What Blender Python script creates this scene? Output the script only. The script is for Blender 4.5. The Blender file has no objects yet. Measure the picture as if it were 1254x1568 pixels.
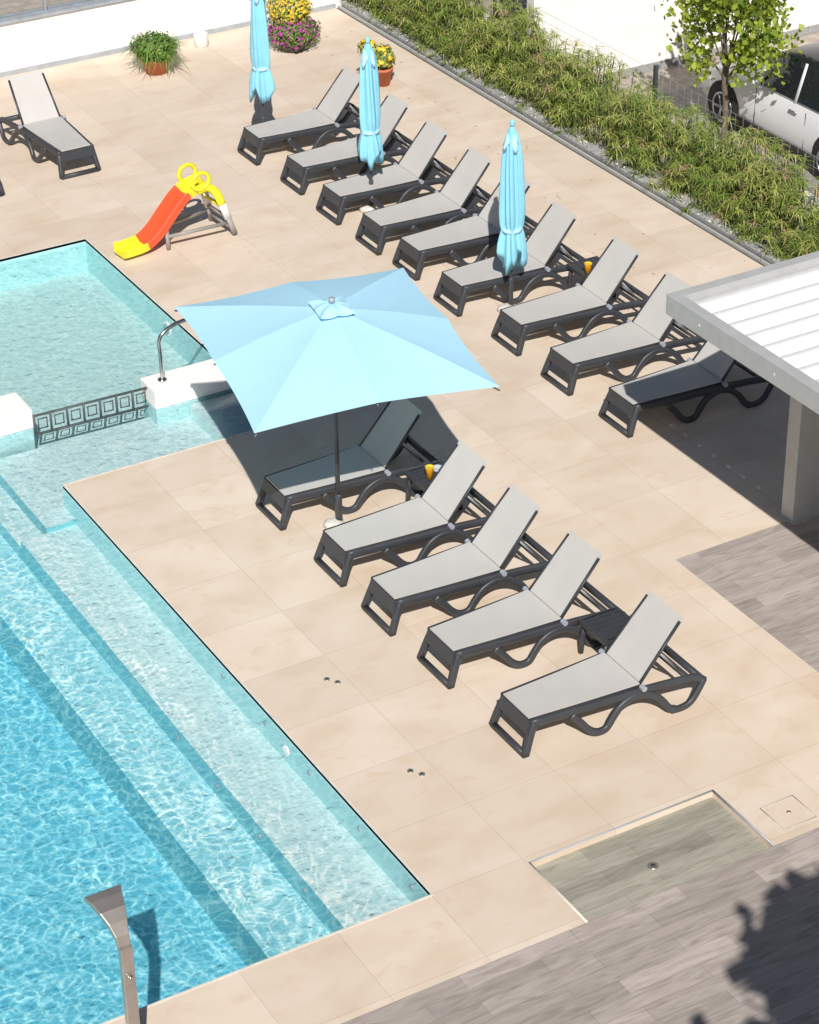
import bpy, math, random
from mathutils import Vector, Matrix, noise
random.seed(7)
R=random.random
def U(a,b): return a+(b-a)*R()
scene=bpy.context.scene
COL=bpy.context.collection

# ---------------------------------------------------------------- materials
def new_mat(name):
    m=bpy.data.materials.new(name); m.use_nodes=True
    nt=m.node_tree; b=nt.nodes["Principled BSDF"]
    return m,nt,b
def N(nt,t,**k):
    n=nt.nodes.new(t)
    for a,v in k.items(): setattr(n,a,v)
    return n
def ramp(nt,stops):
    r=N(nt,"ShaderNodeValToRGB"); e=r.color_ramp.elements
    while len(e)<len(stops): e.new(0.5)
    for i,(p,c) in enumerate(stops):
        e[i].position=p; e[i].color=(c[0],c[1],c[2],1)
    return r
def simple(name,col,rough=.5,metal=0,var=.12,scale=8,bump=0,bscale=60,trans=0):
    m,nt,b=new_mat(name)
    tc=N(nt,"ShaderNodeTexCoord"); n=N(nt,"ShaderNodeTexNoise"); n.inputs["Scale"].default_value=scale; n.inputs["Detail"].default_value=3
    nt.links.new(tc.outputs["Object"],n.inputs["Vector"])
    lo=[c*(1-var) for c in col]; hi=[min(1,c*(1+var)) for c in col]
    r=ramp(nt,[(.3,lo),(.7,hi)]); nt.links.new(n.outputs["Fac"],r.inputs["Fac"])
    nt.links.new(r.outputs["Color"],b.inputs["Base Color"])
    b.inputs["Roughness"].default_value=rough; b.inputs["Metallic"].default_value=metal
    if bump:
        n2=N(nt,"ShaderNodeTexNoise"); n2.inputs["Scale"].default_value=bscale; n2.inputs["Detail"].default_value=3
        nt.links.new(tc.outputs["Object"],n2.inputs["Vector"])
        bp=N(nt,"ShaderNodeBump"); bp.inputs["Strength"].default_value=bump; bp.inputs["Distance"].default_value=.02
        nt.links.new(n2.outputs["Fac"],bp.inputs["Height"]); nt.links.new(bp.outputs["Normal"],b.inputs["Normal"])
    if trans:
        tr=N(nt,"ShaderNodeBsdfTranslucent"); nt.links.new(r.outputs["Color"],tr.inputs["Color"])
        mx=N(nt,"ShaderNodeMixShader"); mx.inputs[0].default_value=trans
        out=nt.nodes["Material Output"]
        nt.links.new(b.outputs[0],mx.inputs[1]); nt.links.new(tr.outputs[0],mx.inputs[2]); nt.links.new(mx.outputs[0],out.inputs[0])
    return m
def mapping(nt,scale=(1,1,1),loc=(0,0,0)):
    g=N(nt,"ShaderNodeNewGeometry"); mp=N(nt,"ShaderNodeMapping")
    mp.inputs["Scale"].default_value=scale; mp.inputs["Location"].default_value=loc
    nt.links.new(g.outputs["Position"],mp.inputs["Vector"]); return mp
def mixcol(nt,a,b,fac,mode='MIX'):
    m=N(nt,"ShaderNodeMix",data_type='RGBA',blend_type=mode)
    if isinstance(fac,(int,float)): m.inputs[0].default_value=fac
    else: nt.links.new(fac,m.inputs[0])
    for s,v in ((6,a),(7,b)):
        if isinstance(v,tuple): m.inputs[s].default_value=(v[0],v[1],v[2],1)
        else: nt.links.new(v,m.inputs[s])
    return m.outputs[2]

def tile_mat():
    m,nt,b=new_mat("stone_tiles")
    mp=mapping(nt,(1,1,1),(0,7.3,0))
    br=N(nt,"ShaderNodeTexBrick"); br.offset=0; br.squash=1
    br.inputs["Scale"].default_value=1; br.inputs["Brick Width"].default_value=.842; br.inputs["Row Height"].default_value=.83
    br.inputs["Mortar Size"].default_value=.004; br.inputs["Mortar Smooth"].default_value=.2
    br.inputs["Color1"].default_value=(.665,.55,.435,1); br.inputs["Color2"].default_value=(.73,.61,.49,1); br.inputs["Mortar"].default_value=(.56,.465,.37,1)
    nt.links.new(mp.outputs[0],br.inputs["Vector"])
    n=N(nt,"ShaderNodeTexNoise"); n.inputs["Scale"].default_value=1.5; n.inputs["Detail"].default_value=6; n.inputs["Distortion"].default_value=.4
    mp2=mapping(nt,(1,1.6,1)); nt.links.new(mp2.outputs[0],n.inputs["Vector"])
    r=ramp(nt,[(.32,(.93,.90,.86)),(.5,(1,1,1)),(.72,(1.05,1.07,1.10))]); nt.links.new(n.outputs["Fac"],r.inputs["Fac"])
    c=mixcol(nt,br.outputs["Color"],r.outputs["Color"],1.0,'MULTIPLY')
    n3=N(nt,"ShaderNodeTexNoise"); n3.inputs["Scale"].default_value=3.2; n3.inputs["Detail"].default_value=6; n3.inputs["Distortion"].default_value=1.2
    nt.links.new(mp2.outputs[0],n3.inputs["Vector"])
    r3=ramp(nt,[(.57,(0,0,0)),(.72,(.5,.5,.5))]); nt.links.new(n3.outputs["Fac"],r3.inputs["Fac"])
    c=mixcol(nt,c,(.64,.48,.33),r3.outputs["Color"])
    nt.links.new(c,b.inputs["Base Color"]); b.inputs["Roughness"].default_value=.6
    return m
def wood_mat(name="wood_look_planks",c1=(.45,.39,.35),c2=(.33,.285,.255),w=1.0,h=.165):
    m,nt,b=new_mat(name)
    mp=mapping(nt,(1,1,1),(.3,8.2,0))
    br=N(nt,"ShaderNodeTexBrick"); br.offset=.37; br.offset_frequency=2
    br.inputs["Scale"].default_value=1; br.inputs["Brick Width"].default_value=w; br.inputs["Row Height"].default_value=h
    br.inputs["Mortar Size"].default_value=.002; br.inputs["Color1"].default_value=(*c1,1); br.inputs["Color2"].default_value=(*c2,1); br.inputs["Mortar"].default_value=(.25,.22,.20,1)
    nt.links.new(mp.outputs[0],br.inputs["Vector"])
    n=N(nt,"ShaderNodeTexNoise"); n.inputs["Scale"].default_value=2.4; n.inputs["Detail"].default_value=7; n.inputs["Distortion"].default_value=1.5
    mp2=mapping(nt,(.9,7,1)); nt.links.new(mp2.outputs[0],n.inputs["Vector"])
    r=ramp(nt,[(.3,(.78,.75,.71)),(.5,(1,1,1)),(.7,(1.18,1.17,1.16))]); nt.links.new(n.outputs["Fac"],r.inputs["Fac"])
    c=mixcol(nt,br.outputs["Color"],r.outputs["Color"],1.0,'MULTIPLY')
    nt.links.new(c,b.inputs["Base Color"]); b.inputs["Roughness"].default_value=.6
    return m
def pool_mat(name,col,var=.05):
    m,nt,b=new_mat(name)
    mp=mapping(nt)
    br=N(nt,"ShaderNodeTexBrick"); br.offset=0
    br.inputs["Scale"].default_value=1; br.inputs["Brick Width"].default_value=.05; br.inputs["Row Height"].default_value=.05; br.inputs["Mortar Size"].default_value=.003
    br.inputs["Color1"].default_value=(*[c*(1-var) for c in col],1); br.inputs["Color2"].default_value=(*[min(1,c*(1+var)) for c in col],1); br.inputs["Mortar"].default_value=(*[min(1,c*1.1) for c in col],1)
    nt.links.new(mp.outputs[0],br.inputs["Vector"]); nt.links.new(br.outputs["Color"],b.inputs["Base Color"])
    b.inputs["Roughness"].default_value=.4
    return m
def water_mat():
    m=bpy.data.materials.new("pool_water"); m.use_nodes=True; nt=m.node_tree; nt.nodes.clear()
    out=N(nt,"ShaderNodeOutputMaterial")
    mp=mapping(nt,(1,1,1))
    nz=N(nt,"ShaderNodeTexNoise"); nz.inputs["Scale"].default_value=4; nz.inputs["Detail"].default_value=3; nt.links.new(mp.outputs[0],nz.inputs["Vector"])
    sub=N(nt,"ShaderNodeVectorMath",operation='MULTIPLY_ADD'); nt.links.new(nz.outputs["Color"],sub.inputs[0]); sub.inputs[1].default_value=(.34,.34,0); nt.links.new(mp.outputs[0],sub.inputs[2])
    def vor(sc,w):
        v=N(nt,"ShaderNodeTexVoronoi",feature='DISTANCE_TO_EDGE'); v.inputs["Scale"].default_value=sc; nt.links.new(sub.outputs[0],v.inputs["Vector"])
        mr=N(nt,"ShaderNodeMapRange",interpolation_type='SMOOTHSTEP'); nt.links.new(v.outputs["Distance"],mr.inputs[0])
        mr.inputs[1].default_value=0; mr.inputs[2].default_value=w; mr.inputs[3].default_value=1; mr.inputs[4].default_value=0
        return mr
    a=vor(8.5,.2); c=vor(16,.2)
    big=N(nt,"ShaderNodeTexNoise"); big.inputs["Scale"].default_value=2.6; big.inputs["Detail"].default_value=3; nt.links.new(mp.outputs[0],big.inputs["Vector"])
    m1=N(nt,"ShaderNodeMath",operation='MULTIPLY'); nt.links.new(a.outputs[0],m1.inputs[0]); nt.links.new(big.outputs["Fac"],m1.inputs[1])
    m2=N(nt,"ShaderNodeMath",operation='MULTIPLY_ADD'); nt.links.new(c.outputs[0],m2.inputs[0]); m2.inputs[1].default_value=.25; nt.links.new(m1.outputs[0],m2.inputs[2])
    r=ramp(nt,[(0,(.93,.97,.98)),(.3,(.99,1.0,1.0)),(1,(1.26,1.18,1.16))]); nt.links.new(m2.outputs[0],r.inputs["Fac"])  # caustic light painted into the transparent colour, bright along the cell edges
    rd=ramp(nt,[(0,(.70,.88,.92)),(.3,(.94,1.0,1.0)),(.9,(2.1,1.5,1.36))]); nt.links.new(m2.outputs[0],rd.inputs["Fac"])  # stronger painted caustics for the deep side
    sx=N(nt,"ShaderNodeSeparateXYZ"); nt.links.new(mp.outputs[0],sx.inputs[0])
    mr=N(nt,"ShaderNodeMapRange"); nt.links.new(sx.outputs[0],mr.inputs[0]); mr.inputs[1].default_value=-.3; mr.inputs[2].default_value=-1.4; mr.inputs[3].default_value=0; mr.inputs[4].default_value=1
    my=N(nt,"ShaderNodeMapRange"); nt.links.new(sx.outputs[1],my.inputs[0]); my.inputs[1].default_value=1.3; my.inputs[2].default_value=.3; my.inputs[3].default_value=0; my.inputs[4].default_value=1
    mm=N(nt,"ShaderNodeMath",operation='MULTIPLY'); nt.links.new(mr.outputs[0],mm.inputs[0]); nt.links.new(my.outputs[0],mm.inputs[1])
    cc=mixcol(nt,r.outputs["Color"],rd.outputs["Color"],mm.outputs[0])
    tr=N(nt,"ShaderNodeBsdfTransparent"); nt.links.new(cc,tr.inputs["Color"])
    gl=N(nt,"ShaderNodeBsdfGlossy"); gl.inputs["Roughness"].default_value=.1; gl.inputs["Color"].default_value=(1,1,1,1)
    nb=N(nt,"ShaderNodeTexNoise"); nb.inputs["Scale"].default_value=9; nb.inputs["Detail"].default_value=3; nt.links.new(mp.outputs[0],nb.inputs["Vector"])
    bp=N(nt,"ShaderNodeBump"); bp.inputs["Strength"].default_value=.14; bp.inputs["Distance"].default_value=.03; nt.links.new(nb.outputs["Fac"],bp.inputs["Height"])
    nt.links.new(bp.outputs["Normal"],gl.inputs["Normal"])
    fr=N(nt,"ShaderNodeFresnel"); fr.inputs["IOR"].default_value=1.33; nt.links.new(bp.outputs["Normal"],fr.inputs["Normal"])
    mx=N(nt,"ShaderNodeMixShader"); nt.links.new(fr.outputs[0],mx.inputs[0]); nt.links.new(tr.outputs[0],mx.inputs[1]); nt.links.new(gl.outputs[0],mx.inputs[2])
    nt.links.new(mx.outputs[0],out.inputs[0])
    return m

M=dict(
 tile=tile_mat(), wood=wood_mat(), basin=wood_mat("wet_wood_look_planks",(.37,.35,.285),(.27,.255,.205)),
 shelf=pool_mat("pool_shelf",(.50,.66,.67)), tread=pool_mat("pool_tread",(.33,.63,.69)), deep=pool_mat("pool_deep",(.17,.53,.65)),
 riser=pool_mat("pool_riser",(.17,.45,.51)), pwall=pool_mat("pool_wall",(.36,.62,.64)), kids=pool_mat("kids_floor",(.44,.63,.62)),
 water=water_mat(),
 trim=simple("pool_trim",(.68,.64,.57),.5),
 white=simple("white_render",(.88,.85,.81),.8,var=.03,scale=3,bump=.1),
 cap=simple("grey_metal_cap",(.38,.41,.44),.45,.1),
 conc=simple("grey_concrete",(.34,.34,.33),.9,var=.25,scale=25,bump=.4),
 gravel=simple("gravel",(.42,.38,.32),.95,var=.5,scale=45,bump=.6),
 dark=simple("dark_gap",(.05,.05,.05),.8),
 alu=simple("aluminium",(.47,.47,.46),.45,.1,var=.05),
 asphalt=simple("street_asphalt",(.30,.28,.26),.9,var=.2,scale=12),
 pave=simple("street_paving",(.38,.33,.28),.9,var=.2,scale=6),
 plastic=simple("anthracite_plastic",(.042,.045,.052),.42,var=.1),
 fabric=simple("grey_mesh_fabric",(.52,.50,.47),.7,var=.03,scale=4),
 knob=simple("grey_knob",(.35,.37,.42),.35),
 strut=simple("light_strut",(.34,.35,.36),.5,.3),
 blue=simple("sky_blue_canvas",(.47,.79,.97),.85,var=.015,scale=4,trans=.10),
 blue2=simple("aqua_canvas",(.29,.68,.85),.75,var=.05,scale=6,trans=.12),
 pole=simple("umbrella_pole_paint",(.07,.08,.09),.35,.3),
 barrier=simple("barrier_plastic",(.075,.08,.085),.5),
 stone=simple("base_stone",(.60,.57,.52),.85,var=.2,scale=20,bump=.3),
 red=simple("red_plastic",(.80,.10,.035),.35,var=.05), yel=simple("yellow_plastic",(.82,.72,.03),.35,var=.05),
 greyp=simple("grey_plastic",(.30,.28,.26),.5), pwhite=simple("white_plastic",(.75,.75,.73),.4),
 terra=simple("terracotta",(.50,.15,.07),.8), 
 chrome=simple("stainless_steel",(.62,.60,.58),.18,1,var=.03),
 steel=simple("brushed_steel",(.56,.50,.44),.35,.8,var=.1),
 roofw=simple("white_louvre",(.76,.76,.75),.4,var=.03),
 orange=simple("orange_juice",(.90,.40,.01),.25), glass=simple("ashtray_glass",(.45,.48,.52),.1),
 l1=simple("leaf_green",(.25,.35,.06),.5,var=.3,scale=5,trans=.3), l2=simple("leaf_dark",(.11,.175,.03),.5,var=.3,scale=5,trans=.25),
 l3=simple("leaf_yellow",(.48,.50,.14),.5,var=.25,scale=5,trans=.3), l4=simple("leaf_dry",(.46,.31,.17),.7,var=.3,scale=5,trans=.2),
 stem=simple("stem",(.16,.14,.06),.7),
 t1=simple("tree_leaf_bright",(.36,.45,.05),.5,var=.25,scale=6,trans=.4), t2=simple("tree_leaf_dark",(.14,.21,.03),.5,var=.3,scale=6,trans=.35),
 bark=simple("bark",(.16,.12,.09),.9,var=.3,scale=15,bump=.5),
 fern=simple("fern_green",(.15,.30,.06),.55,var=.25,trans=.3),
 purple=simple("purple_petals",(.42,.03,.30),.6,var=.3,scale=20), fyel=simple("yellow_petals",(.72,.50,.03),.6,var=.25,scale=20),
 paint=simple("white_car_paint",(.74,.75,.77),.25,0,var=.01), cglass=simple("car_glass",(.015,.018,.022),.06,var=.02), tyre=simple("tyre_rubber",(.02,.02,.02),.8),
 rim=simple("alloy_rim",(.40,.41,.43),.3,.8), pink=simple("pink_plaster",(.60,.40,.31),.85), wire=simple("galvanised_wire",(.42,.43,.44),.5,.4),
)
M['paint'].node_tree.nodes["Principled BSDF"].inputs["Coat Weight"].default_value=.4

# ---------------------------------------------------------------- mesh builder
class MB:
    def __init__(s): s.v=[];s.f=[];s.m=[];s.sm=[];s.mats=[]
    def mi(s,k):
        if k not in s.mats: s.mats.append(k)
        return s.mats.index(k)
    def add(s,vs,fs,k,smooth=False):
        o=len(s.v); s.v+= [tuple(x) for x in vs]; mi=s.mi(k)
        for f in fs: s.f.append(tuple(i+o for i in f)); s.m.append(mi); s.sm.append(smooth)
    def box(s,a,b,k):
        x0,y0,z0=a;x1,y1,z1=b
        s.add([(x0,y0,z0),(x1,y0,z0),(x1,y1,z0),(x0,y1,z0),(x0,y0,z1),(x1,y0,z1),(x1,y1,z1),(x0,y1,z1)],
              [(0,3,2,1),(4,5,6,7),(0,1,5,4),(1,2,6,5),(2,3,7,6),(3,0,4,7)],k)
    def quad(s,a,b,c,d,k): s.add([a,b,c,d],[(0,1,2,3)],k)
    def rect(s,x0,x1,y0,y1,z,k): s.quad((x0,y0,z),(x1,y0,z),(x1,y1,z),(x0,y1,z),k)
    def sweep(s,pts,w,h,k,side=(0,1,0),seg=8,smooth=True,power=4,taper=None):
        pts=[Vector(p) for p in pts]; side=Vector(side).normalized(); n=len(pts); vs=[];fs=[]
        for i,p in enumerate(pts):
            t=(pts[min(i+1,n-1)]-pts[max(i-1,0)]).normalized()
            sd=(side-t*side.dot(t)).normalized(); nm=t.cross(sd)
            ts=taper[i] if taper else 1
            for j in range(seg):
                a=2*math.pi*(j+.5)/seg; c,q=math.cos(a),math.sin(a)
                e=2/power; cc=math.copysign(abs(c)**e,c); qq=math.copysign(abs(q)**e,q)
                vs.append(p+sd*cc*w/2*ts+nm*qq*h/2*ts)
        for i in range(n-1):
            for j in range(seg):
                a=i*seg+j;b=i*seg+(j+1)%seg
                fs.append((a,b,b+seg,a+seg))
        fs.append(tuple(range(seg))[::-1]); fs.append(tuple(range((n-1)*seg,n*seg)))
        s.add(vs,fs,k,smooth)
    def tube(s,pts,r,k,seg=10,taper=None):
        p0=Vector(pts[0]);p1=Vector(pts[-1]); t=(Vector(pts[1])-p0).normalized()
        sd=Vector((0,1,0)) if abs(t.y)<.8 else Vector((1,0,0))
        s.sweep(pts,2*r,2*r,k,sd,seg,True,2,taper)
    def lathe(s,prof,k,c=(0,0,0),seg=24,fn=None,smooth=True):
        vs=[];fs=[];n=len(prof)
        for i,(r,z) in enumerate(prof):
            for j in range(seg):
                a=2*math.pi*j/seg; rr,zz=(r,z) if fn is None else fn(r,z,a,i)
                vs.append((c[0]+rr*math.cos(a),c[1]+rr*math.sin(a),c[2]+zz))
        for i in range(n-1):
            for j in range(seg):
                a=i*seg+j;b=i*seg+(j+1)%seg; fs.append((a,b,b+seg,a+seg))
        fs.append(tuple(range(seg))[::-1]); fs.append(tuple(range((n-1)*seg,n*seg)))
        s.add(vs,fs,k,smooth)
    def torus(s,c,Rr,r,k,axis='y',seg=24,sg=8,arc=2*math.pi,start=0):
        vs=[];fs=[]
        for i in range(seg):
            a=start+arc*i/seg
            for j in range(sg):
                b=2*math.pi*j/sg; q=Rr+r*math.cos(b); u,v,w=q*math.cos(a),q*math.sin(a),r*math.sin(b)
                vs.append((c[0]+u,c[1]+w,c[2]+v) if axis=='y' else (c[0]+w,c[1]+u,c[2]+v) if axis=='x' else (c[0]+u,c[1]+v,c[2]+w))
        for i in range(seg):
            for j in range(sg):
                fs.append((i*sg+j,((i+1)%seg)*sg+j,((i+1)%seg)*sg+(j+1)%sg,i*sg+(j+1)%sg))
        s.add(vs,fs,k,True)
    def mesh(s,name):
        me=bpy.data.meshes.new(name); me.from_pydata(s.v,[],s.f)
        for k in s.mats: me.materials.append(M[k])
        me.polygons.foreach_set("material_index",s.m); me.polygons.foreach_set("use_smooth",s.sm); me.update()
        return me
    def obj(s,name,loc=(0,0,0),rot=0,parent=None,auto=False):
        return place(s.mesh(name),name,loc,rot,parent)
def place(me,name,loc=(0,0,0),rot=0,parent=None,sc=1):
    o=bpy.data.objects.new(name,me); COL.objects.link(o); o.location=loc; o.rotation_euler=(0,0,rot); o.scale=(sc,sc,sc)
    if parent: o.parent=parent
    return o
def bevel(o,w=.01,seg=2):
    b=o.modifiers.new("b",'BEVEL'); b.width=w; b.segments=seg; b.limit_method='ANGLE'; return o

# ---------------------------------------------------------------- ground, deck, pool
SZ=-1.2
g=MB(); g.rect(-400,600,-400,600,SZ-.004,'pave'); g.obj("ground")
s_=MB(); s_.rect(12.45,22,-30,8.0,SZ,'asphalt'); s_.obj("street_road")
d=MB()
for (x0,x1,y0,y1) in [(-14,9.09,5.35,11),(2.55,9.09,.04,5.35),(0,9.09,-4.31,.04),(0,4.46,-7.38,-4.31),(-14,0,-8.2,-7.3),(0,.87,-8.2,-7.38),(2.65,4.46,-8.2,-7.38)]:
    d.rect(x0,x1,y0,y1,0,'tile')
d.quad((.87,-7.38,-.06),(2.65,-7.38,-.06),(2.65,-7.38,0),(.87,-7.38,0),'tile')
d.quad((.87,-8.2,-.06),(.87,-7.38,-.06),(.87,-7.38,0),(.87,-8.2,0),'tile')
d.quad((2.65,-8.2,-.06),(2.65,-7.38,-.06),(2.65,-7.38,0),(2.65,-8.2,0),'tile')
d.quad((.87,-8.2,-.06),(2.65,-8.2,-.06),(2.65,-8.2,0),(.87,-8.2,0),'tile')
d.quad((9.09,-14,0),(9.09,11,0),(9.09,11,SZ),(9.09,-14,SZ),'tile')
d.obj("pool_deck")
w=MB(); w.rect(4.46,9.09,-8.2,-4.31,0,'wood'); w.rect(-14,9.09,-16,-8.2,0,'wood'); w.obj("wood_look_deck")
b=MB(); b.rect(.87,2.65,-8.2,-7.38,-.055,'basin')
b.sweep([(.87,-7.372,.004),(2.655,-7.372,.004)],.014,.012,'cap',side=(0,1,0)); b.sweep([(2.655,-7.37,.004),(2.655,-8.2,.004)],.018,.014,'cap',side=(1,0,0)); b.sweep([(.865,-7.37,.004),(.865,-8.2,.004)],.014,.012,'trim',side=(1,0,0))
b.lathe([(.045,-.052),(.045,-.045),(.03,-.045)],'steel',(1.72,-7.86,0)); b.lathe([(.02,-.046),(.02,-.043)],'dark',(1.72,-7.86,0)); b.obj("foot_wash_basin")

p=MB(); D=-1.3
ZS=-.32; Z2=-.56; ZD=-.98; ZL=-.26; ZK=-.42
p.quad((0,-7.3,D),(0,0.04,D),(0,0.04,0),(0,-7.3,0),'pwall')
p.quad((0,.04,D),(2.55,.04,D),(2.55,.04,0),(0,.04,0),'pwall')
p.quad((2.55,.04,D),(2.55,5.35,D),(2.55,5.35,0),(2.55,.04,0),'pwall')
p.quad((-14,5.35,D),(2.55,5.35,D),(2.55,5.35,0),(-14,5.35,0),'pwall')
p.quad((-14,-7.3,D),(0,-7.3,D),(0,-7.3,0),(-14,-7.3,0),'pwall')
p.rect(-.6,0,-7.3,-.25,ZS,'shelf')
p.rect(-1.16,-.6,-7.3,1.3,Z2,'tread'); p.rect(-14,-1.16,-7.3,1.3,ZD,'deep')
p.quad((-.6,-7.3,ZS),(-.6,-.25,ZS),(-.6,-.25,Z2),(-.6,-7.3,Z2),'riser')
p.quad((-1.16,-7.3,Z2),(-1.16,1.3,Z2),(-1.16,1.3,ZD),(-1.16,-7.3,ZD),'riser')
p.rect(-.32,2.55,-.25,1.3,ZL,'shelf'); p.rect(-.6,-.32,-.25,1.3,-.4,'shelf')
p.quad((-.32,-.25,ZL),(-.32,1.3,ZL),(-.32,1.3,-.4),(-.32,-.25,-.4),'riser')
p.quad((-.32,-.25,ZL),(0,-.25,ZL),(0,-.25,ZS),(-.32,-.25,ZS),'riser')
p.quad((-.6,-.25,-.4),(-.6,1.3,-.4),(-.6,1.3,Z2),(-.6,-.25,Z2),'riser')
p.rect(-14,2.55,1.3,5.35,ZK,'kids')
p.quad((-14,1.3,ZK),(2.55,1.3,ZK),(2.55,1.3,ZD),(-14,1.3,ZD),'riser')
p.box((1.9,.04,ZL),(2.55,1.05,-.10),'shelf')
p.obj("swimming_pool")
fit=MB()
def disc(mb,c,r,k,ax,seg=14,t=.012):
    vs=[];
    for e in (0,1):
        for j in range(seg):
            a=2*math.pi*j/seg; u,v=r*math.cos(a),r*math.sin(a)
            vs.append((c[0]-t*e,c[1]+u,c[2]+v) if ax=='x' else (c[0]+u,c[1]-t*e,c[2]+v))
    fs=[(j,(j+1)%seg,(j+1)%seg+seg,j+seg) for j in range(seg)]+[tuple(range(seg,2*seg)),tuple(range(seg))[::-1]]
    mb.add(vs,fs,k)
for y in (-3.62,-4.45,-5.27,-6.15,-7.0): disc(fit,(-.002,y,-.14),.024,'cap','x')
disc(fit,(-.002,-4.85,-.18),.05,'white','x')
for y in (-3.9,-4.7,-5.5,-6.3): disc(fit,(-.602,y,-.42),.024,'cap','x')
disc(fit,(2.548,3.0,-.2),.09,'white','x'); disc(fit,(2.53,3.0,-.2),.06,'riser','x')
fit.obj("pool_jets")
e=MB()
tz=.004
e.box((-.0,-7.3,-.03),(.018,.022,tz),'trim'); e.box((.018,.022,-.03),(2.568,.04,tz),'trim'); e.box((2.55,.04,-.03),(2.568,5.35,tz),'trim'); e.box((-14,5.35,-.03),(2.568,5.368,tz),'trim'); e.box((-14,-7.318,-.03),(.018,-7.3,tz),'trim')
e.obj("pool_edge_trim")
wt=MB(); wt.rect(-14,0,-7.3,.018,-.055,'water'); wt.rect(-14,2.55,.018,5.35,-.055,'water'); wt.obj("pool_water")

for (x0_,x1_,y0_,y1_,z_) in ((-14,.25,1.4,1.85,.16),(1.52,2.56,1.08,1.46,.15)):
    dv=MB(); dv.box((x0_,y0_,-.07),(x1_,y1_,z_),'white'); dv.box((x0_+.004,y0_+.004,-1.2),(x1_-.004,y1_-.004,-.072),'pwall'); bevel(dv.obj("pool_divider_wall"),.012)
bm=MB(); A=Vector((.24,1.35,0)); B=Vector((1.54,1.3,0))
n=7
def L(t): return A.lerp(B,t)
for z in (-.12,.1): bm.sweep([L(0)+Vector((0,0,z)),L(1)+Vector((0,0,z))],.03,.022,'barrier')
for i in range(n+1):
    t=i/n; q=L(t); bm.sweep([q+Vector((0,0,-.13)),q+Vector((0,0,.11))],.03,.022,'barrier',side=(0,1,0))
    if i<n:
        for u in (.24,.76): bm.sweep([L((i+u)/n)+Vector((0,0,-.06)),L((i+u)/n)+Vector((0,0,.05))],.012,.012,'barrier')
        for z in (.05,-.06): bm.sweep([L((i+.2)/n)+Vector((0,0,z)),L((i+.8)/n)+Vector((0,0,z))],.012,.012,'barrier')
bm.obj("pool_barrier")
def arc(pts,n=6):
    P=[Vector(p) for p in pts]; P=[2*P[0]-P[1]]+P+[2*P[-1]-P[-2]]; out=[]
    for i in range(1,len(P)-2):
        for k in range(n):
            t=k/n; a,b,c,d_=P[i-1],P[i],P[i+1],P[i+2]
            out.append(.5*((2*b)+(c-a)*t+(2*a-5*b+4*c-d_)*t*t+(3*b-a-3*c+d_)*t**3))
    out.append(P[-2]); return out
hr=MB(); hr.tube(arc([(1.70,1.28,.15),(1.70,1.28,.45),(1.70,1.29,.62),(1.78,1.3,.71),(1.95,1.32,.76),(2.2,1.34,.76),(2.34,1.35,.7),(2.4,1.36,.55),(2.4,1.36,.15)]),.022,'chrome')
hr.lathe([(.05,.15),(.05,.17),(.025,.175)],'chrome',(1.70,1.28,0)); hr.obj("pool_handrail")

for (x,y) in ((.71,-4.37),(.68,-5.9)):
    q=MB()
    for dx,dy in ((-.03,.045),(.03,-.045)):
        q.lathe([(.028,0),(.028,.006),(.02,.006)],'steel',(dx,dy,0),14); q.lathe([(.012,.004),(.012,.0085)],'dark',(dx,dy,0),10)
    q.obj("deck_drain_lid",(x,y,0))
q=MB(); 
for (a,b_) in (((2.85,-7.76),(3.18,-7.76)),((3.18,-7.76),(3.18,-8.08)),((3.18,-8.08),(2.85,-8.08)),((2.85,-8.08),(2.85,-7.76))):
    q.sweep([(a[0],a[1],.001),(b_[0],b_[1],.001)],.008,.006,'conc',side=(0,0,1) )
q.lathe([(.018,0),(.018,.005)],'steel',(3.02,-7.92,0),10); q.obj("access_hatch")

# ---------------------------------------------------------------- boundary wall
wl=MB(); wl.box((-14,11.0,SZ),(9.3,11.18,.76),'white'); wl.box((-14,10.985,0),(9.09,11.0,.07),'cap'); wl.box((-14,10.96,.76),(9.32,11.22,.80),'cap')
wl.obj("boundary_wall")
fn=MB()
x=-6
while x<9: fn.box((x-.02,11.07,.8),(x+.02,11.11,1.5),'wire'); x+=1.5
for i in range(8): fn.sweep([(-6,11.09,.86+i*.08),(9,11.09,.86+i*.08)],.008,.008,'wire',seg=4)
fn.obj("wire_fence")

# ---------------------------------------------------------------- planter
pl=MB()
pl.box((9.09,-14,-.3),(9.125,11.0,-.01),'dark'); pl.box((9.125,-14,-.3),(9.16,11.0,.03),'alu'); pl.box((9.16,-14,-.3),(9.2,11.0,.012),'dark')
pl.box((9.2,-14,SZ),(9.36,13,.06),'conc'); pl.rect(9.36,10.55,-14,13,.02,'gravel'); pl.box((10.55,-14,SZ),(10.7,13,.12),'white')
pl.obj("planter_kerb")
st=MB()
for i in range(900):
    x=U(9.2,9.42); y=U(-2,11.5); r=U(.008,.022); c=Vector((x,y,.06+r*.3 if x<9.36 else .022))
    vs=[c+Vector((r*math.cos(a)*U(.7,1.2),r*math.sin(a)*U(.7,1.2),0)) for a in (0,1.25,2.5,3.8,5)]+[c+Vector((0,0,r*.8))]
    st.add(vs,[(0,1,5),(1,2,5),(2,3,5),(3,4,5),(4,0,5)],random.choice(['gravel','conc','stone','stem']))
st.obj("kerb_stones")
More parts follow.
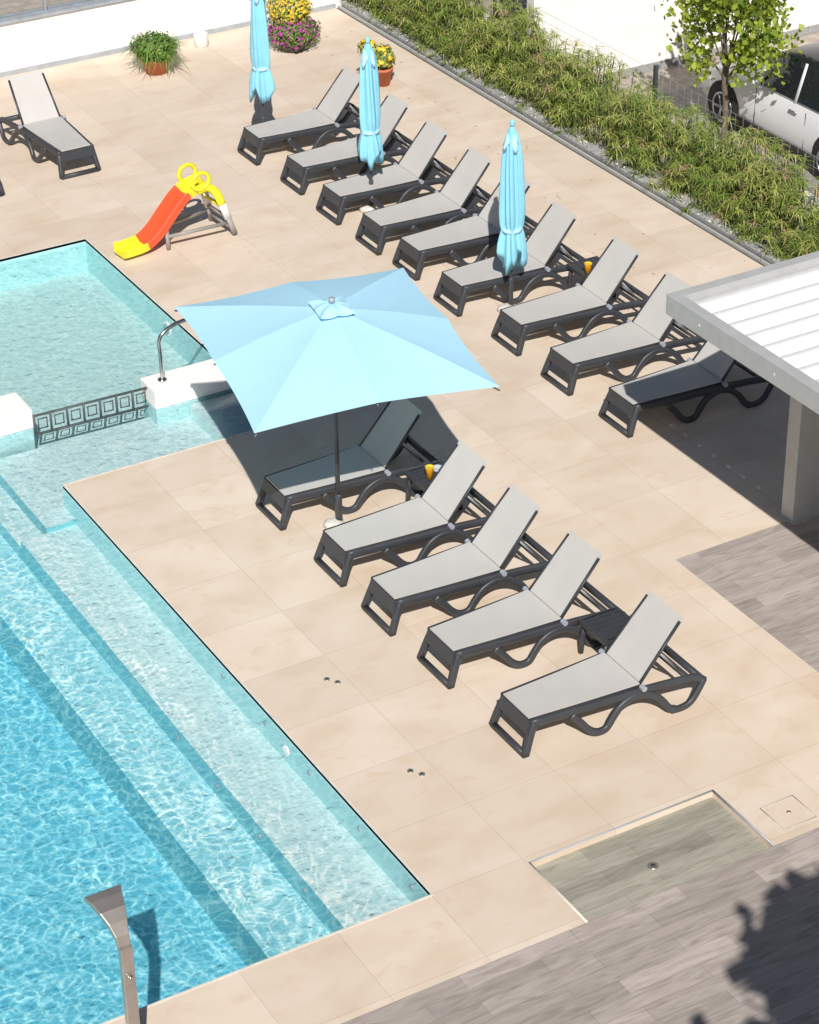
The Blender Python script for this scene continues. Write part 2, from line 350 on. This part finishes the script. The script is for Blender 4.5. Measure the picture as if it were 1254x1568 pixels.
def blade(mb,base,dirv,length,width,droop,k,n=3):
    dirv=dirv.normalized(); side=dirv.cross(Vector((0,0,1)))
    if side.length<.01: side=Vector((1,0,0))
    side.normalize(); vs=[];fs=[]
    for i in range(n+1):
        t=i/n; p_=base+dirv*length*t+Vector((0,0,-droop*t*t*length)); ww=width*(1-t)**.6*(.6 if i==0 else 1)
        if i==n: vs.append(p_)
        else: vs+= [p_-side*ww/2,p_+side*ww/2]
    for i in range(n-1): fs.append((2*i,2*i+1,2*i+3,2*i+2))
    fs.append((2*n-2,2*n-1,2*n)); mb.add(vs,fs,k)
hd=MB()
for i in range(3900):
    x=9.30+1.25*R(); y=U(-2.2,12.6)
    dens=noise.noise(Vector((x*1.3,y*1.5,0)))
    if dens<-.30 and R()<.5: continue
    up=min(1,(x-9.28)/.35)
    h=U(.10,.68)*(.5+.5*up)*(1+.5*noise.noise(Vector((x*.9,y*.9,5))))
    lean=Vector((U(-.15,.12),U(-.12,.12),0)); top=Vector((x,y,h))+lean
    hd.sweep([(x,y,.02),((x+top.x)/2,(y+top.y)/2,h*.55),tuple(top)],.01,.01,'stem' if R()<.6 else 'l2',seg=3)
    q=h/.6
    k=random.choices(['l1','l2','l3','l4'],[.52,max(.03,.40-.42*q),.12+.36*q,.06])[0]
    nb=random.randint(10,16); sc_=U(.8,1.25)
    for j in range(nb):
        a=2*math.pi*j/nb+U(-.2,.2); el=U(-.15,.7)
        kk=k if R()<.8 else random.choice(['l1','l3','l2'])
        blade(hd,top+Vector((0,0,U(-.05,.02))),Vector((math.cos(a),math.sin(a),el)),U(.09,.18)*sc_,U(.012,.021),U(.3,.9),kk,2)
hd.obj("planter_hedge")
lf=MB()
for i in range(90):
    x=9.0-abs(random.gauss(0,1.2)); y=U(-1,10.5); r=U(.012,.03); a=U(0,6.28)
    lf.add([(x-r*math.cos(a),y-r*math.sin(a),.004),(x+r*.3*math.sin(a),y-r*.3*math.cos(a),.01),(x+r*math.cos(a),y+r*math.sin(a),.005),(x-r*.3*math.sin(a),y+r*.3*math.cos(a),.012)],[(0,1,2,3)],random.choice(['l4','l3','l4']))
lf.obj("fallen_leaves")
sf=MB()
for y in (-3.2,.85,4.85,8.9,12.9): sf.box((10.60,y-.025,.12),(10.65,y+.025,.76),'pole')
for i in range(4): sf.sweep([(10.625,-3,.25+i*.14),(10.625,13,.25+i*.14)],.004,.004,'wire',side=(1,0,0),seg=4)
y=-3
while y<13: sf.sweep([(10.625,y,.15),(10.625,y,.68)],.0022,.0022,'wire',side=(1,0,0),seg=4); y+=.16
sf.obj("street_fence")

# ---------------------------------------------------------------- loungers
lo=MB()
def fh(x): return .20+(.272-.20)*min(1,max(0,(x-.08)/1.07))
for s in (1,-1):
    def yy(x,z): return s*(fh(x)+.028+(.05 if x>1.2 else .035)*(1-min(1,z/.3))*1.0 + max(0,x-1.2)*.09)
    def P(l,n=5): return [Vector((p_.x,yy(p_.x,p_.z),p_.z)) for p_ in arc([(a,0,c) for a,c in l],n)]
    lo.sweep(P([(.07,.31),(.4,.305),(.8,.30),(1.2,.295),(1.5,.285),(1.68,.27),(1.76,.22)]),.045,.078,'plastic')
    lo.sweep(P([(.46,.27),(.54,.18),(.62,.08),(.70,.03),(.79,.045),(.86,.13),(.95,.22),(1.09,.268),(1.23,.24),(1.33,.16),(1.40,.06),(1.46,.03)]),.05,.068,'plastic')
    lo.sweep(P([(1.42,.026),(1.53,.026),(1.62,.06),(1.70,.15),(1.76,.24)]),.05,.06,'plastic')
    lo.sweep(P([(.11,.30),(.075,.24),(.0,.03)],4),.055,.068,'plastic')
    lo.sweep([(.07,s*.21,.325),(1.15,s*(fh(1.15)+.0),.325)],.03,.03,'plastic')
    lo.sweep([(1.14,s*.262,.335),(1.56,s*.24,.835)],.028,.022,'plastic')
    lo.sweep([(1.38,s*.13,.56),(1.62,s*.15,.265)],.022,.022,'strut')
    disc(lo,(1.15,s*.312+.02,.335),.026,'knob','y',t=.05)
for x,z in ((.5,.29),(1.14,.29)):
    h=fh(x)+.03; lo.sweep([(x,-h,z),(x,h,z)],.03,.035,'plastic',side=(1,0,0))
lo.sweep([(1.745,-.35,.235),(1.745,.35,.235)],.06,.055,'plastic',side=(1,0,0))
lo.sweep([(1.62,-.32,.262),(1.62,.32,.262)],.03,.03,'plastic',side=(1,0,0))
for q_ in (.33,.42): lo.sweep([(1.57-(q_-.33)*.8,-.14,q_),(1.57-(q_-.33)*.8,.14,q_)],.018,.018,'strut',side=(1,0,0))
lo.sweep([(.0,-.262,.03),(.0,.262,.03)],.055,.055,'plastic',side=(1,0,0))
lo.add([(.055,-.22,.34),(.055,.22,.34),(.025,.235,.225),(.025,-.235,.225),(.095,-.22,.34),(.095,.22,.34),(.065,.235,.225),(.065,-.235,.225)],
       [(0,3,2,1),(4,5,6,7),(0,1,5,4),(3,7,6,2),(0,4,7,3),(1,2,6,5)],'plastic')
def slab(mb,st,k,t=.012,sag=.0):
    vs=[];fs=[]; n=len(st); m=7
    for i,(x,z,h) in enumerate(st):
        for e_ in (0,1):
            for j in range(m):
                u=j/(m-1)*2-1; vs.append((x,u*h,z-t*e_-sag*(1-u*u)*math.sin(math.pi*i/(n-1))))
    for i in range(n-1):
        for e_ in (0,1):
            for j in range(m-1):
                a=i*2*m+e_*m+j; q=(a,a+1,a+1+2*m,a+2*m); fs.append(q if e_ else q[::-1])
        for j in (0,m-1):
            a=i*2*m+j; fs.append((a,a+m,a+3*m,a+2*m))
    for i in (0,n-1):
        for j in range(m-1):
            a=i*2*m+j; fs.append((a,a+1,a+1+m,a+m))
    mb.add(vs,fs,k,False)
slab(lo,[(.065+.108*i,.36-.004*math.sin(math.pi*i/10),fh(.065+.108*i)) for i in range(11)],'fabric',sag=.004)
slab(lo,[(1.155+.43*i/6,.36+.51*i/6,.27-.018*i/6) for i in range(7)],'fabric',t=.014,sag=.004)
lme=lo.mesh("sun_lounger")
pos=[(5.365,6.51),(5.41,5.37),(5.37,4.33),(5.37,3.32),(5.41,2.48),(5.35,1.42),(5.41,.25),(5.39,-.81),(5.42,-1.89),(1.5,-1.64),(1.52,-2.83),(1.51,-3.78),(1.54,-4.76),(1.57,-5.94)]
for (x,y) in pos: place(lme,"sun_lounger",(x,y,0),U(-.008,.008))
place(lme,"sun_lounger",(3.28,7.18,0),math.pi/2+.02); place(lme,"sun_lounger",(1.92,7.1,0),math.pi/2)

tb=MB()
for i in range(6): y=-.17+i*.068; tb.box((-.19,y-.026,.33),(.19,y+.026,.35),'plastic')
for s in (-1,1):
    tb.box((s*.19-.02,-.21,.31),(s*.19+.02,.21,.352),'plastic'); tb.box((-.17,s*.2-.015,.31),(.17,s*.2+.015,.35),'plastic')
    for t in (-1,1): tb.sweep([(s*.17,t*.17,.32),(s*.19,t*.19,0)],.045,.045,'plastic')
tme=tb.mesh("side_table")
for (x,y) in ((3.0,-2.26),(3.02,-5.33),(6.95,.86),(2.15,8.0)): place(tme,"side_table",(x,y,0))
def cup(x,y,z):
    c=MB(); c.lathe([(.03,0),(.042,.12),(.044,.125)],'orange'); c.lathe([(.0445,.1251),(.046,.137),(.036,.137),(.035,.128)],'fyel')
    c.obj("orange_juice_cup",(x,y,z))
cup(2.93,-2.30,.353); cup(6.80,.72,.353)
a_=MB(); a_.lathe([(.05,0),(.06,.03),(.05,.032),(.04,.01)],'glass'); a_.obj("glass_ashtray",(3.08,-2.2,.353))
a_=MB(); a_.lathe([(.06,0),(.08,.05),(.07,.05)],'yel'); a_.lathe([(.02,.02),(.05,.06),(.02,.08)],'plastic'); a_.obj("yellow_toy",(2.25,7.75,.353))

# ---------------------------------------------------------------- umbrellas
um=MB(); C=Vector((2.02,-2.1,2.37)); cor=[Vector((1.03,-.74,2.06)),Vector((3.33,-1.14,2.06)),Vector((2.84,-3.73,2.06)),Vector((.57,-3.34,2.06))]
ring=[]
for i in range(4):
    a,b_=cor[i],cor[(i+1)%4]; ring.append(a); mid=(a+b_)/2; mid+= (C-mid)*0.012; mid.z=2.12; ring.append(mid)
nr=10; ns=8
def canopy(Cc,ring,k):
    vs=[];fs=[]; tot=len(ring)*ns
    for i in range(nr+1):
        r=i/nr
        for q in range(len(ring)):
            a,b_=ring[q],ring[(q+1)%len(ring)]
            for j in range(ns):
                t=j/ns; e_=a.lerp(b_,t); dip=4*t*(1-t)
                e2=e_+(Cc-e_)*(.022*dip); p_=Cc.lerp(e2,r); 
                p_.z+= -dip*.018*r + .02*math.sin(math.pi*r)
                vs.append(p_)
    for i in range(nr):
        for j in range(tot):
            a=i*tot+j;b_=i*tot+(j+1)%tot; fs.append((a,a+tot,b_+tot,b_))
    um.add(vs,fs,k,False)
canopy(C,ring,'blue')
vent=[C+(p_-C)*.145 for p_ in ring]
for i,v in enumerate(vent): v.z=C.z+.018
canopy(C+Vector((0,0,.05)),vent,'blue')
um.lathe([(.03,.06),(.03,.1),(.018,.105),(.0,.105)],'cap',tuple(C),16)
um.tube([(2.02,-2.1,0),(2.02,-2.1,2.4)],.022,'pole',12)
for r_ in ring: um.sweep([tuple(C+Vector((0,0,-.04))),tuple(r_+Vector((0,0,-.04)))],.014,.014,'pole',seg=6); um.sweep([(2.02,-2.1,1.75),tuple(C.lerp(r_,.45)+Vector((0,0,-.04)))],.012,.012,'pole',seg=6)
um.lathe([(.035,0),(.035,.35),(.03,.36)],'pole',(2.02,-2.1,0),12)
ub=MB(); ub.lathe([(.09,0),(.105,.02),(.10,.05),(.06,.075),(.03,.08)],'stone',(-.05,-.0,0),20,lambda r,z,a,i:(r*(1+.08*math.sin(3*a)),z))
o=um.obj("open_patio_umbrella"); ubm=ub.mesh("base"); place(ubm,"base_stone",(2.02,-2.1,0),parent=o)
def closed(x,y,rot,seed,dz=-.25,st=1):
    c=MB(); ph=seed*1.7
    prof=[(.005,2.52),(.045,2.47),(.05,2.44),(.055,2.43),(.085,2.3),(.10,2.1),(.11,1.9),(.118,1.7),(.122,1.5),(.115,1.36),(.102,1.31),(.12,1.24),(.14,1.12),(.15,1.0),(.145,.93)]
    def fn_(r,z,a,i):
        k=min(1,i/5); f=1+k*(.18*math.cos(4*a+ph+z*1.2)+.12*math.cos(9*a-ph+2.5*z)+.07*math.sin(15*a+z*5))
        if i>=12: z=z-(.03+.03*(i-12))*(math.cos(3*a+ph+.4)+.4*math.cos(7*a+ph))*1.2
        return r*f*.95,2.52-(2.52-z)*st
    c.lathe(prof,'blue2',(0,0,dz),72,fn_)
    zt_=lambda z:2.52-(2.52-z)*st
    c.lathe([(.117,zt_(1.325)),(.12,zt_(1.29)),(.107,zt_(1.28))],'blue',(0,0,dz),24)
    c.lathe([(.02,2.5),(.03,2.53),(.025,2.57),(.005,2.585)],'blue2',(0,0,dz),12)
    c.lathe([(.05,2.42),(.095,2.3),(.09,2.27)],'blue',(0,0,dz),48,lambda r,z,a,i:(r*(1+.15*math.cos(4*a+ph)),z-.03*math.cos(4*a+ph)*i))
    c.tube([(0,0,0),(0,0,1.2)],.019,'pole',10); c.lathe([(.028,0),(.028,.4),(.022,.41)],'pole')
    o=c.obj("closed_patio_umbrella",(x,y,0),rot); place(ubm,"base_stone",(0,0,0),-rot,parent=o)
    return o
closed(5.94,1.0,.3,1,-.26,1.02); closed(5.94,4.25,1.2,2,-.33,.93); closed(5.75,6.8,2.2,3,-.25,.97)

# ---------------------------------------------------------------- toddler slide
sl=MB()
cp=arc([(0,0,.09),(.12,0,.085),(.35,0,.11),(.55,0,.24),(.75,0,.46),(.95,0,.66),(1.12,0,.73),(1.22,0,.735)],6)
def chute(pts,k):
    prof=[(-.17,.09),(-.155,.10),(-.13,.03),(-.12,0),(.12,0),(.13,.03),(.155,.10),(.17,.09),(.15,-.02),(.12,-.04),(-.12,-.04),(-.15,-.02)]
    vs=[];fs=[]; n=len(pts); m=len(prof)
    for i,p_ in enumerate(pts):
        t=(pts[min(i+1,n-1)]-pts[max(i-1,0)]).normalized(); nm=Vector((-t.z,0,t.x))
        for (u,v) in prof: vs.append(p_+Vector((0,u,0))+nm*v)
    for i in range(n-1):
        for j in range(m): fs.append((i*m+j,i*m+(j+1)%m,(i+1)*m+(j+1)%m,(i+1)*m+j))
    fs.append(tuple(range(m))); fs.append(tuple(range((n-1)*m,n*m))[::-1]); sl.add(vs,fs,k)
chute(cp[:13],'yel'); chute(cp[12:32],'red'); chute(cp[31:],'yel')
for s in (-1,1):
    sl.torus((1.12,s*.17,.88),.12,.03,'yel','y')
    sl.sweep(arc([(1.08,s*.16,.74),(1.22,s*.17,.76),(1.32,s*.19,.66),(1.38,s*.22,.48)]),.05,.11,'yel',power=3)
    sl.sweep([(1.375,s*.215,.50),(1.44,s*.25,.26)],.05,.10,'pwhite'); sl.sweep([(1.44,s*.25,.27),(1.50,s*.29,.03)],.06,.07,'greyp')
    sl.sweep([(1.40,s*.25,.2),(.62,s*.15,.2)],.035,.05,'greyp'); sl.sweep([(.62,s*.12,.27),(.62,s*.14,.0)],.04,.05,'greyp')
for x,z,h in ((1.33,.62,.19),(1.38,.45,.21),(1.43,.28,.24),(1.47,.13,.26)): sl.sweep([(x,-h,z),(x,h,z)],.05,.04,'greyp' if z<.4 else 'yel',side=(1,0,0))
so=sl.obj("toddler_slide",(2.68,4.60,0),.10); so.scale=(.97,.92,.88)

# ---------------------------------------------------------------- potted plants
def pot(mb,r,h,k='terra'):
    mb.lathe([(r*.7,0),(r*.95,h*.85),(r*1.08,h*.85),(r*1.1,h),(r*.95,h),(r*.9,h*.9)],k,(0,0,0),24)
def mound(mb,c,r,n,leafs,flowers,pf,size):
    for i in range(n):
        v=Vector((random.gauss(0,1),random.gauss(0,1),random.gauss(0,1))).normalized(); q=U(.7,1)*(1+.22*noise.noise(v*2.5+Vector(c)))
        p_=Vector(c)+Vector((v.x*r[0]*q,v.y*r[1]*q,v.z*r[2]*q))
        if p_.z<.02: continue
        nn=(v+Vector((U(-.7,.7),U(-.7,.7),U(-.3,.7)))).normalized(); t=nn.orthogonal().normalized(); bb=nn.cross(t); s_=size*U(.6,1.3)
        k=random.choice(flowers) if (R()<pf and q>.82) else random.choice(leafs)
        if k in('purple','fyel'): s_*=1.1; mb.add([p_+nn*.01,]+[p_+(t*math.cos(a)+bb*math.sin(a))*s_ for a in (0,1.05,2.1,3.14,4.2,5.2)],[(0,1,2),(0,2,3),(0,3,4),(0,4,5),(0,5,6),(0,6,1)],k)
        else: mb.add([p_-t*s_*1.3,p_-bb*s_*.6,p_+t*s_*1.3,p_+bb*s_*.6],[(0,1,2,3)],k)
f1=MB(); pot(f1,.21,.24)
mound(f1,(0,0,.38),(.34,.34,.2),1500,['fern','fern','l1','l2'],['l1'],0,.022)
for i in range(900):
    a=U(0,6.283); el=U(-.1,1.1); blade(f1,Vector((U(-.2,.2),U(-.2,.2),U(.28,.42))),Vector((math.cos(a),math.sin(a),el)),U(.2,.40),U(.014,.022),U(.3,.8),random.choice(['fern','fern','l1','l2']),4)
f1.obj("potted_fern",(5.66,10.0,0))
f2=MB(); f2.lathe([(.2,0),(.26,.12),(.24,.12)],'dark')
mound(f2,(0,0,.27),(.40,.40,.28),3600,['l2','l1','fern','l2'],['purple'],.22,.018)
mound(f2,(-.02,.05,.60),(.33,.33,.22),3000,['l2','l3','l1'],['fyel'],.45,.016)
f2.obj("flower_planter",(7.75,9.8,0))
f3=MB(); pot(f3,.14,.26); mound(f3,(0,0,.40),(.18,.18,.18),500,['l1','l2','l3'],['fyel'],.15,.03); mound(f3,(-.2,.05,.55),(.14,.14,.14),200,['l3','l1'],['fyel'],.3,.03)
f3.obj("potted_shrub",(8.15,7.88,0))
bk=MB(); bk.lathe([(.085,0),(.1,.02),(.11,.17),(.1,.2),(.05,.22)],'pwhite'); bk.obj("white_bucket",(6.66,10.6,0))

# ---------------------------------------------------------------- pergola
pg=MB(); x0,y1,zt=4.6,-3.78,2.55; x1,y0=9.6,-12
def fr(a,b_,k='alu'): pg.box(a,b_,k)
fr((x0,y0,zt-.2),(x0+.12,y1,zt)); fr((x0+.12,y1-.12,zt-.2),(x1,y1,zt)); fr((x1-.12,y0,zt-.2),(x1,y1-.12,zt)); 
fr((x0+.12,y0,zt-.2),(x0+.17,y1-.12,zt-.06)); fr((x0+.17,y1-.17,zt-.2),(x1-.12,y1-.12,zt-.06))
vs=[];fs=[]; nseg=640; yA=y1-.17; span=yA-y0
for i in range(nseg+1):
    y=yA-span*i/nseg; u=(span*i/nseg)/.25%1
    z=zt-.15+ (.08+.015*math.sin(math.pi*u/.5) if u<.5 else (.08*(1-(u-.5)/.08) if u<.58 else (0 if u<.86 else .08*(u-.86)/.14)))
    vs+=[(x0+.17,y,z),(x1-.12,y,z)]
for i in range(nseg): fs.append((2*i,2*i+1,2*i+3,2*i+2))
pg.add(vs,fs,'roofw',False)
pg.box((5.80,-4.38,0),(6.15,-4.2,zt-.2),'alu'); pg.box((5.78,-4.40,0),(6.17,-4.18,.02),'alu'); pg.box((5.7,-11.5,0),(6.0,-11.3,zt-.2),'alu')
pg.box((9.2,-4.38,0),(9.4,-4.2,zt-.2),'alu')
for y in (-4.3,-5.4,-6.5): pg.box((x0-.004,y-.012,zt-.11),(x0,y+.012,zt-.085),'pwhite')
bevel(pg.obj("pergola"),.006,1)

# ---------------------------------------------------------------- shower
sh=MB(); bx,by=-2.77,-7.87
sh.box((-.045,-.03,0),(.045,.03,1.17),'steel')
st_=[(.0,1.15,.045),(.03,1.24,.05),(.09,1.32,.07),(.17,1.375,.095),(.27,1.41,.12),(.34,1.42,.14)]
vs=[];fs=[]
for (y,z,h) in st_: vs+=[(-h,y,z),(h,y,z),(h,y+.02,z-.045),(-h,y+.02,z-.045)]
for i in range(len(st_)-1):
    for j in range(4): fs.append((4*i+j,4*i+(j+1)%4,4*i+4+(j+1)%4,4*i+4+j))
fs.append((0,3,2,1)); n_=4*(len(st_)-1); fs.append((n_,n_+1,n_+2,n_+3)); sh.add(vs,fs,'steel')
sh.box((-.09,-.09,0),(.09,.09,.012),'steel'); sh.lathe([(.02,.0),(.02,.03)],'chrome',(0,-.045,.9),12)
bevel(sh.obj("pool_shower",(bx,by,0)),.006,2)

# ---------------------------------------------------------------- street: wall, gate, tree, car
wb=MB(); wb.box((11.3,8.9,SZ),(17.2,9.1,4),'white'); wb.box((11.3,8.88,SZ),(17.2,8.9,SZ+.12),'conc'); wb.obj("white_building_wall")
gp=MB(); gp.box((17.25,8.7,SZ),(17.6,9.05,1.2),'pink'); gp.box((17.2,8.66,1.2),(17.65,9.1,1.28),'white')
for i in range(14): gp.box((17.65+i*.12,8.85,SZ+.1),(17.68+i*.12,8.88,.9),'pole')
gp.box((17.6,8.84,.85),(19.4,8.89,.92),'pole'); gp.box((19.4,8.7,SZ),(30,9.0,2),'pink'); gp.obj("gate_pillar")
def tree(name,loc,trunk_h,r,cen,crad,nleaf,ls,seed):
    random.seed(seed); t=MB()
    t.tube(arc([(0,0,0),(.03,.02,trunk_h*.4),(-.02,.03,trunk_h*.8),(0,0,trunk_h)],3),r,'bark',8)
    tips=[]
    for i in range(14):
        a=i*2.4+U(-.3,.3); z0=trunk_h*U(.72,1); e_=Vector((math.cos(a)*crad[0]*U(.5,.9),math.sin(a)*crad[1]*U(.5,.9),cen+crad[2]*U(-.6,.85)))
        s0=Vector((0,0,z0)); m_=s0.lerp(e_,.5)+Vector((0,0,.1)); t.tube(arc([s0,m_,e_],3),r*.4,'bark',6,[1-.1*q for q in range(7)])
        tips+=[e_,s0.lerp(e_,.65)]
        for k in range(2):
            e2=e_+Vector((U(-.35,.35)*crad[0],U(-.35,.35)*crad[1],U(-.3,.3)*crad[2])); t.tube([m_,e2],r*.15,'bark',5); tips.append(e2)
    for i in range(nleaf):
        c=random.choice(tips)+Vector((random.gauss(0,.16)*crad[0],random.gauss(0,.16)*crad[1],random.gauss(0,.16)*crad[2]))
        nn=Vector((U(-1,1),U(-1,1),U(-.2,1))).normalized(); tt=nn.orthogonal(); tt.rotate(Matrix.Rotation(U(0,6.28),3,nn)); tt.normalize(); bb=nn.cross(tt); s_=ls*U(.6,1.2)
        t.add([c-tt*s_,c-tt*s_*.2-bb*s_*.8,c+tt*s_*.35-bb*s_*.5,c+tt*s_,c+tt*s_*.35+bb*s_*.5,c-tt*s_*.2+bb*s_*.8],[(0,1,2,3,4,5)],random.choice(['t1','t1','t1','t2']))
    return t.obj(name,loc)
tree("street_tree",(12.62,5.9,SZ),1.3,.04,2.0,(.72,.72,.95),2900,.055,11)
tree("offscreen_shadow_tree",(-.75,-17.1,0),4.6,.14,6.0,(1.45,1.45,1.0),15000,.14,8)  # unseen tree, added out of frame to cast shadow on the near deck corner
random.seed(3)

def car(loc,rot):
    st=[(-1.92,.62,.42,.62,.66,.5),(-1.88,.70,.30,.80,.90,.55),(-1.75,.75,.24,.86,1.12,.52),(-1.45,.78,.22,.87,1.33,.53),(-.9,.79,.2,.86,1.40,.55),(-.3,.79,.2,.85,1.41,.56),(.15,.79,.2,.84,1.37,.55),(.5,.785,.2,.83,1.20,.53),(.88,.78,.2,.82,.90,.60),(1.3,.76,.22,.76,.82,.55),(1.65,.72,.25,.66,.72,.5),(1.85,.62,.30,.52,.58,.42),(1.92,.5,.36,.46,.49,.35)]
    c=MB(); vs=[]; 
    for (x,w,s,bz,tz_,tw) in st:
        ring_=[(w*.93,s),(w,s+.08),(w*1.0,(s+bz)/2+.02),(w*.97,bz-.04),(w*.93,bz),(tw,tz_-.05),(tw*.8,tz_-.01),(0,tz_)]
        full=[(y,z) for y,z in ring_]+[(-y,z) for y,z in ring_[-2::-1]]
        vs+=[(x,y,z) for y,z in full]
    m=15; paint=[];glass=[]
    for i in range(len(st)-1):
        for j in range(m-1):
            f=(i*m+j,i*m+j+1,(i+1)*m+j+1,(i+1)*m+j)
            gl=False
            if j in (4,9) and 3<=i<=6: gl=True
            if j in (5,6,7,8) and i in (6,7): gl=True
            if j in (5,6,7,8) and i in (4,5): gl=True
            if j in (5,6,7,8) and i==1: gl=True
            (glass if gl else paint).append(f)
        paint.append((i*m+m-1,i*m,(i+1)*m,(i+1)*m+m-1))
    paint.append(tuple(range(m))); paint.append(tuple(range((len(st)-1)*m,len(st)*m))[::-1])
    o=len(c.v); c.v+=vs
    for k,l in (('paint',paint),('cglass',glass)):
        mi=c.mi(k)
        for f in l: c.f.append(tuple(q+o for q in f)); c.m.append(mi); c.sm.append(True)
    for s in (-1,1):
        for x in (-.35,.42): c.sweep([(x,s*.745,.84),(x+ (.02 if x<0 else -.0),s*.57,1.33 if x<0 else 1.2)],.05,.02,'paint',side=(1,0,0))
        c.sweep([(-1.45,s*.735,.865),(.55,s*.735,.835)],.02,.025,'rim')
        c.sweep([(-1.3,s*.79,.26),(1.0,s*.79,.26)],.04,.1,'tyre')
        for x in (-1.15,1.1):
            c.lathe([(0.0,-.1),(.345,-.1),(.345,.03),(.33,.035)],'tyre',(0,0,0),24); 
            base=len(c.v)-96
            for q in range(base,len(c.v)):
                X_,Y_,Z_=c.v[q]; c.v[q]=(x+X_,s*(.765+Z_*.8),.32+Y_)
            c.lathe([(.30,0),(.30,.06),(.27,.07),(.0,.07)],'tyre',(0,0,0),24)
            base=len(c.v)-96
            for q in range(base,len(c.v)):
                X_,Y_,Z_=c.v[q]; c.v[q]=(x+X_,s*(.73+Z_),.30+Y_)
            for a in range(5):
                an=a*2*math.pi/5; c.sweep([(x,s*.805,.30),(x+.19*math.cos(an),s*.805,.30+.19*math.sin(an))],.05,.02,'rim',side=(0,1,0))
            c.torus((x,s*.80,.30),.2,.018,'rim','y')
        c.sweep([(.42,s*.78,.9),(.44,s*.92,.93)],.1,.1,'paint',side=(1,0,0))
        c.sweep([(1.6,s*.66,.60),(1.82,s*.52,.54)],.07,.07,'pwhite')
        for x in (-.62,.42): c.sweep([(x,s*.792,.3),(x,s*.775,.8)],.008,.006,'tyre',side=(1,0,0))
        c.sweep([(-.45,s*.795,.74),(-.3,s*.795,.74)],.02,.03,'rim')
    c.sweep([(1.86,-.35,.36),(1.86,.35,.36)],.05,.12,'tyre',side=(1,0,0))
    o=c.obj("parked_car",loc,rot); o.scale=(1.08,1.08,1.08); return o
car((13.85,5.25,SZ),math.pi/2)

# ---------------------------------------------------------------- camera
cx,cy=627,784
v1=Vector((-1844-cx, -(-1412-cy)));v2=Vector((8172-cx,-(-1575-cy)))
f=math.sqrt(-(v1.x*v2.x+v1.y*v2.y))
Yv=Vector((v1.x,v1.y,-f)).normalized();Xv=Vector((v2.x,v2.y,-f)).normalized(); Zv=Xv.cross(Yv).normalized(); Yv=Zv.cross(Xv)
cd=bpy.data.cameras.new("camera"); co=bpy.data.objects.new("camera",cd); COL.objects.link(co); scene.camera=co
mt=Matrix(((Xv.x,Xv.y,Xv.z,-7.22),(Yv.x,Yv.y,Yv.z,-19.80),(Zv.x,Zv.y,Zv.z,12.3),(0,0,0,1)))
co.matrix_world=mt
cd.sensor_fit='VERTICAL'; cd.sensor_height=24; cd.lens=24*f/1568; cd.clip_end=2000; cd.clip_start=.1

# ---------------------------------------------------------------- light
sd=Vector((.47,.95,-1)).normalized()
ld=bpy.data.lights.new("sun",'SUN'); ld.energy=5.0; ld.angle=math.radians(.5); ld.color=(1,.965,.92)
lob=bpy.data.objects.new("sun",ld); COL.objects.link(lob); lob.rotation_euler=sd.to_track_quat('-Z','Y').to_euler(); lob.location=(0,0,20)
wd=bpy.data.worlds.new("World"); scene.world=wd; wd.use_nodes=True; nt=wd.node_tree
sk=nt.nodes.new("ShaderNodeTexSky"); sk.sky_type='NISHITA'; sk.sun_disc=False; sk.sun_elevation=math.radians(43.3); sk.sun_rotation=math.atan2(-.47,-.95)
nt.links.new(sk.outputs[0],nt.nodes["Background"].inputs[0]); nt.nodes["Background"].inputs[1].default_value=.05
scene.view_settings.view_transform='Standard'; scene.view_settings.look='None'; scene.view_settings.exposure=0
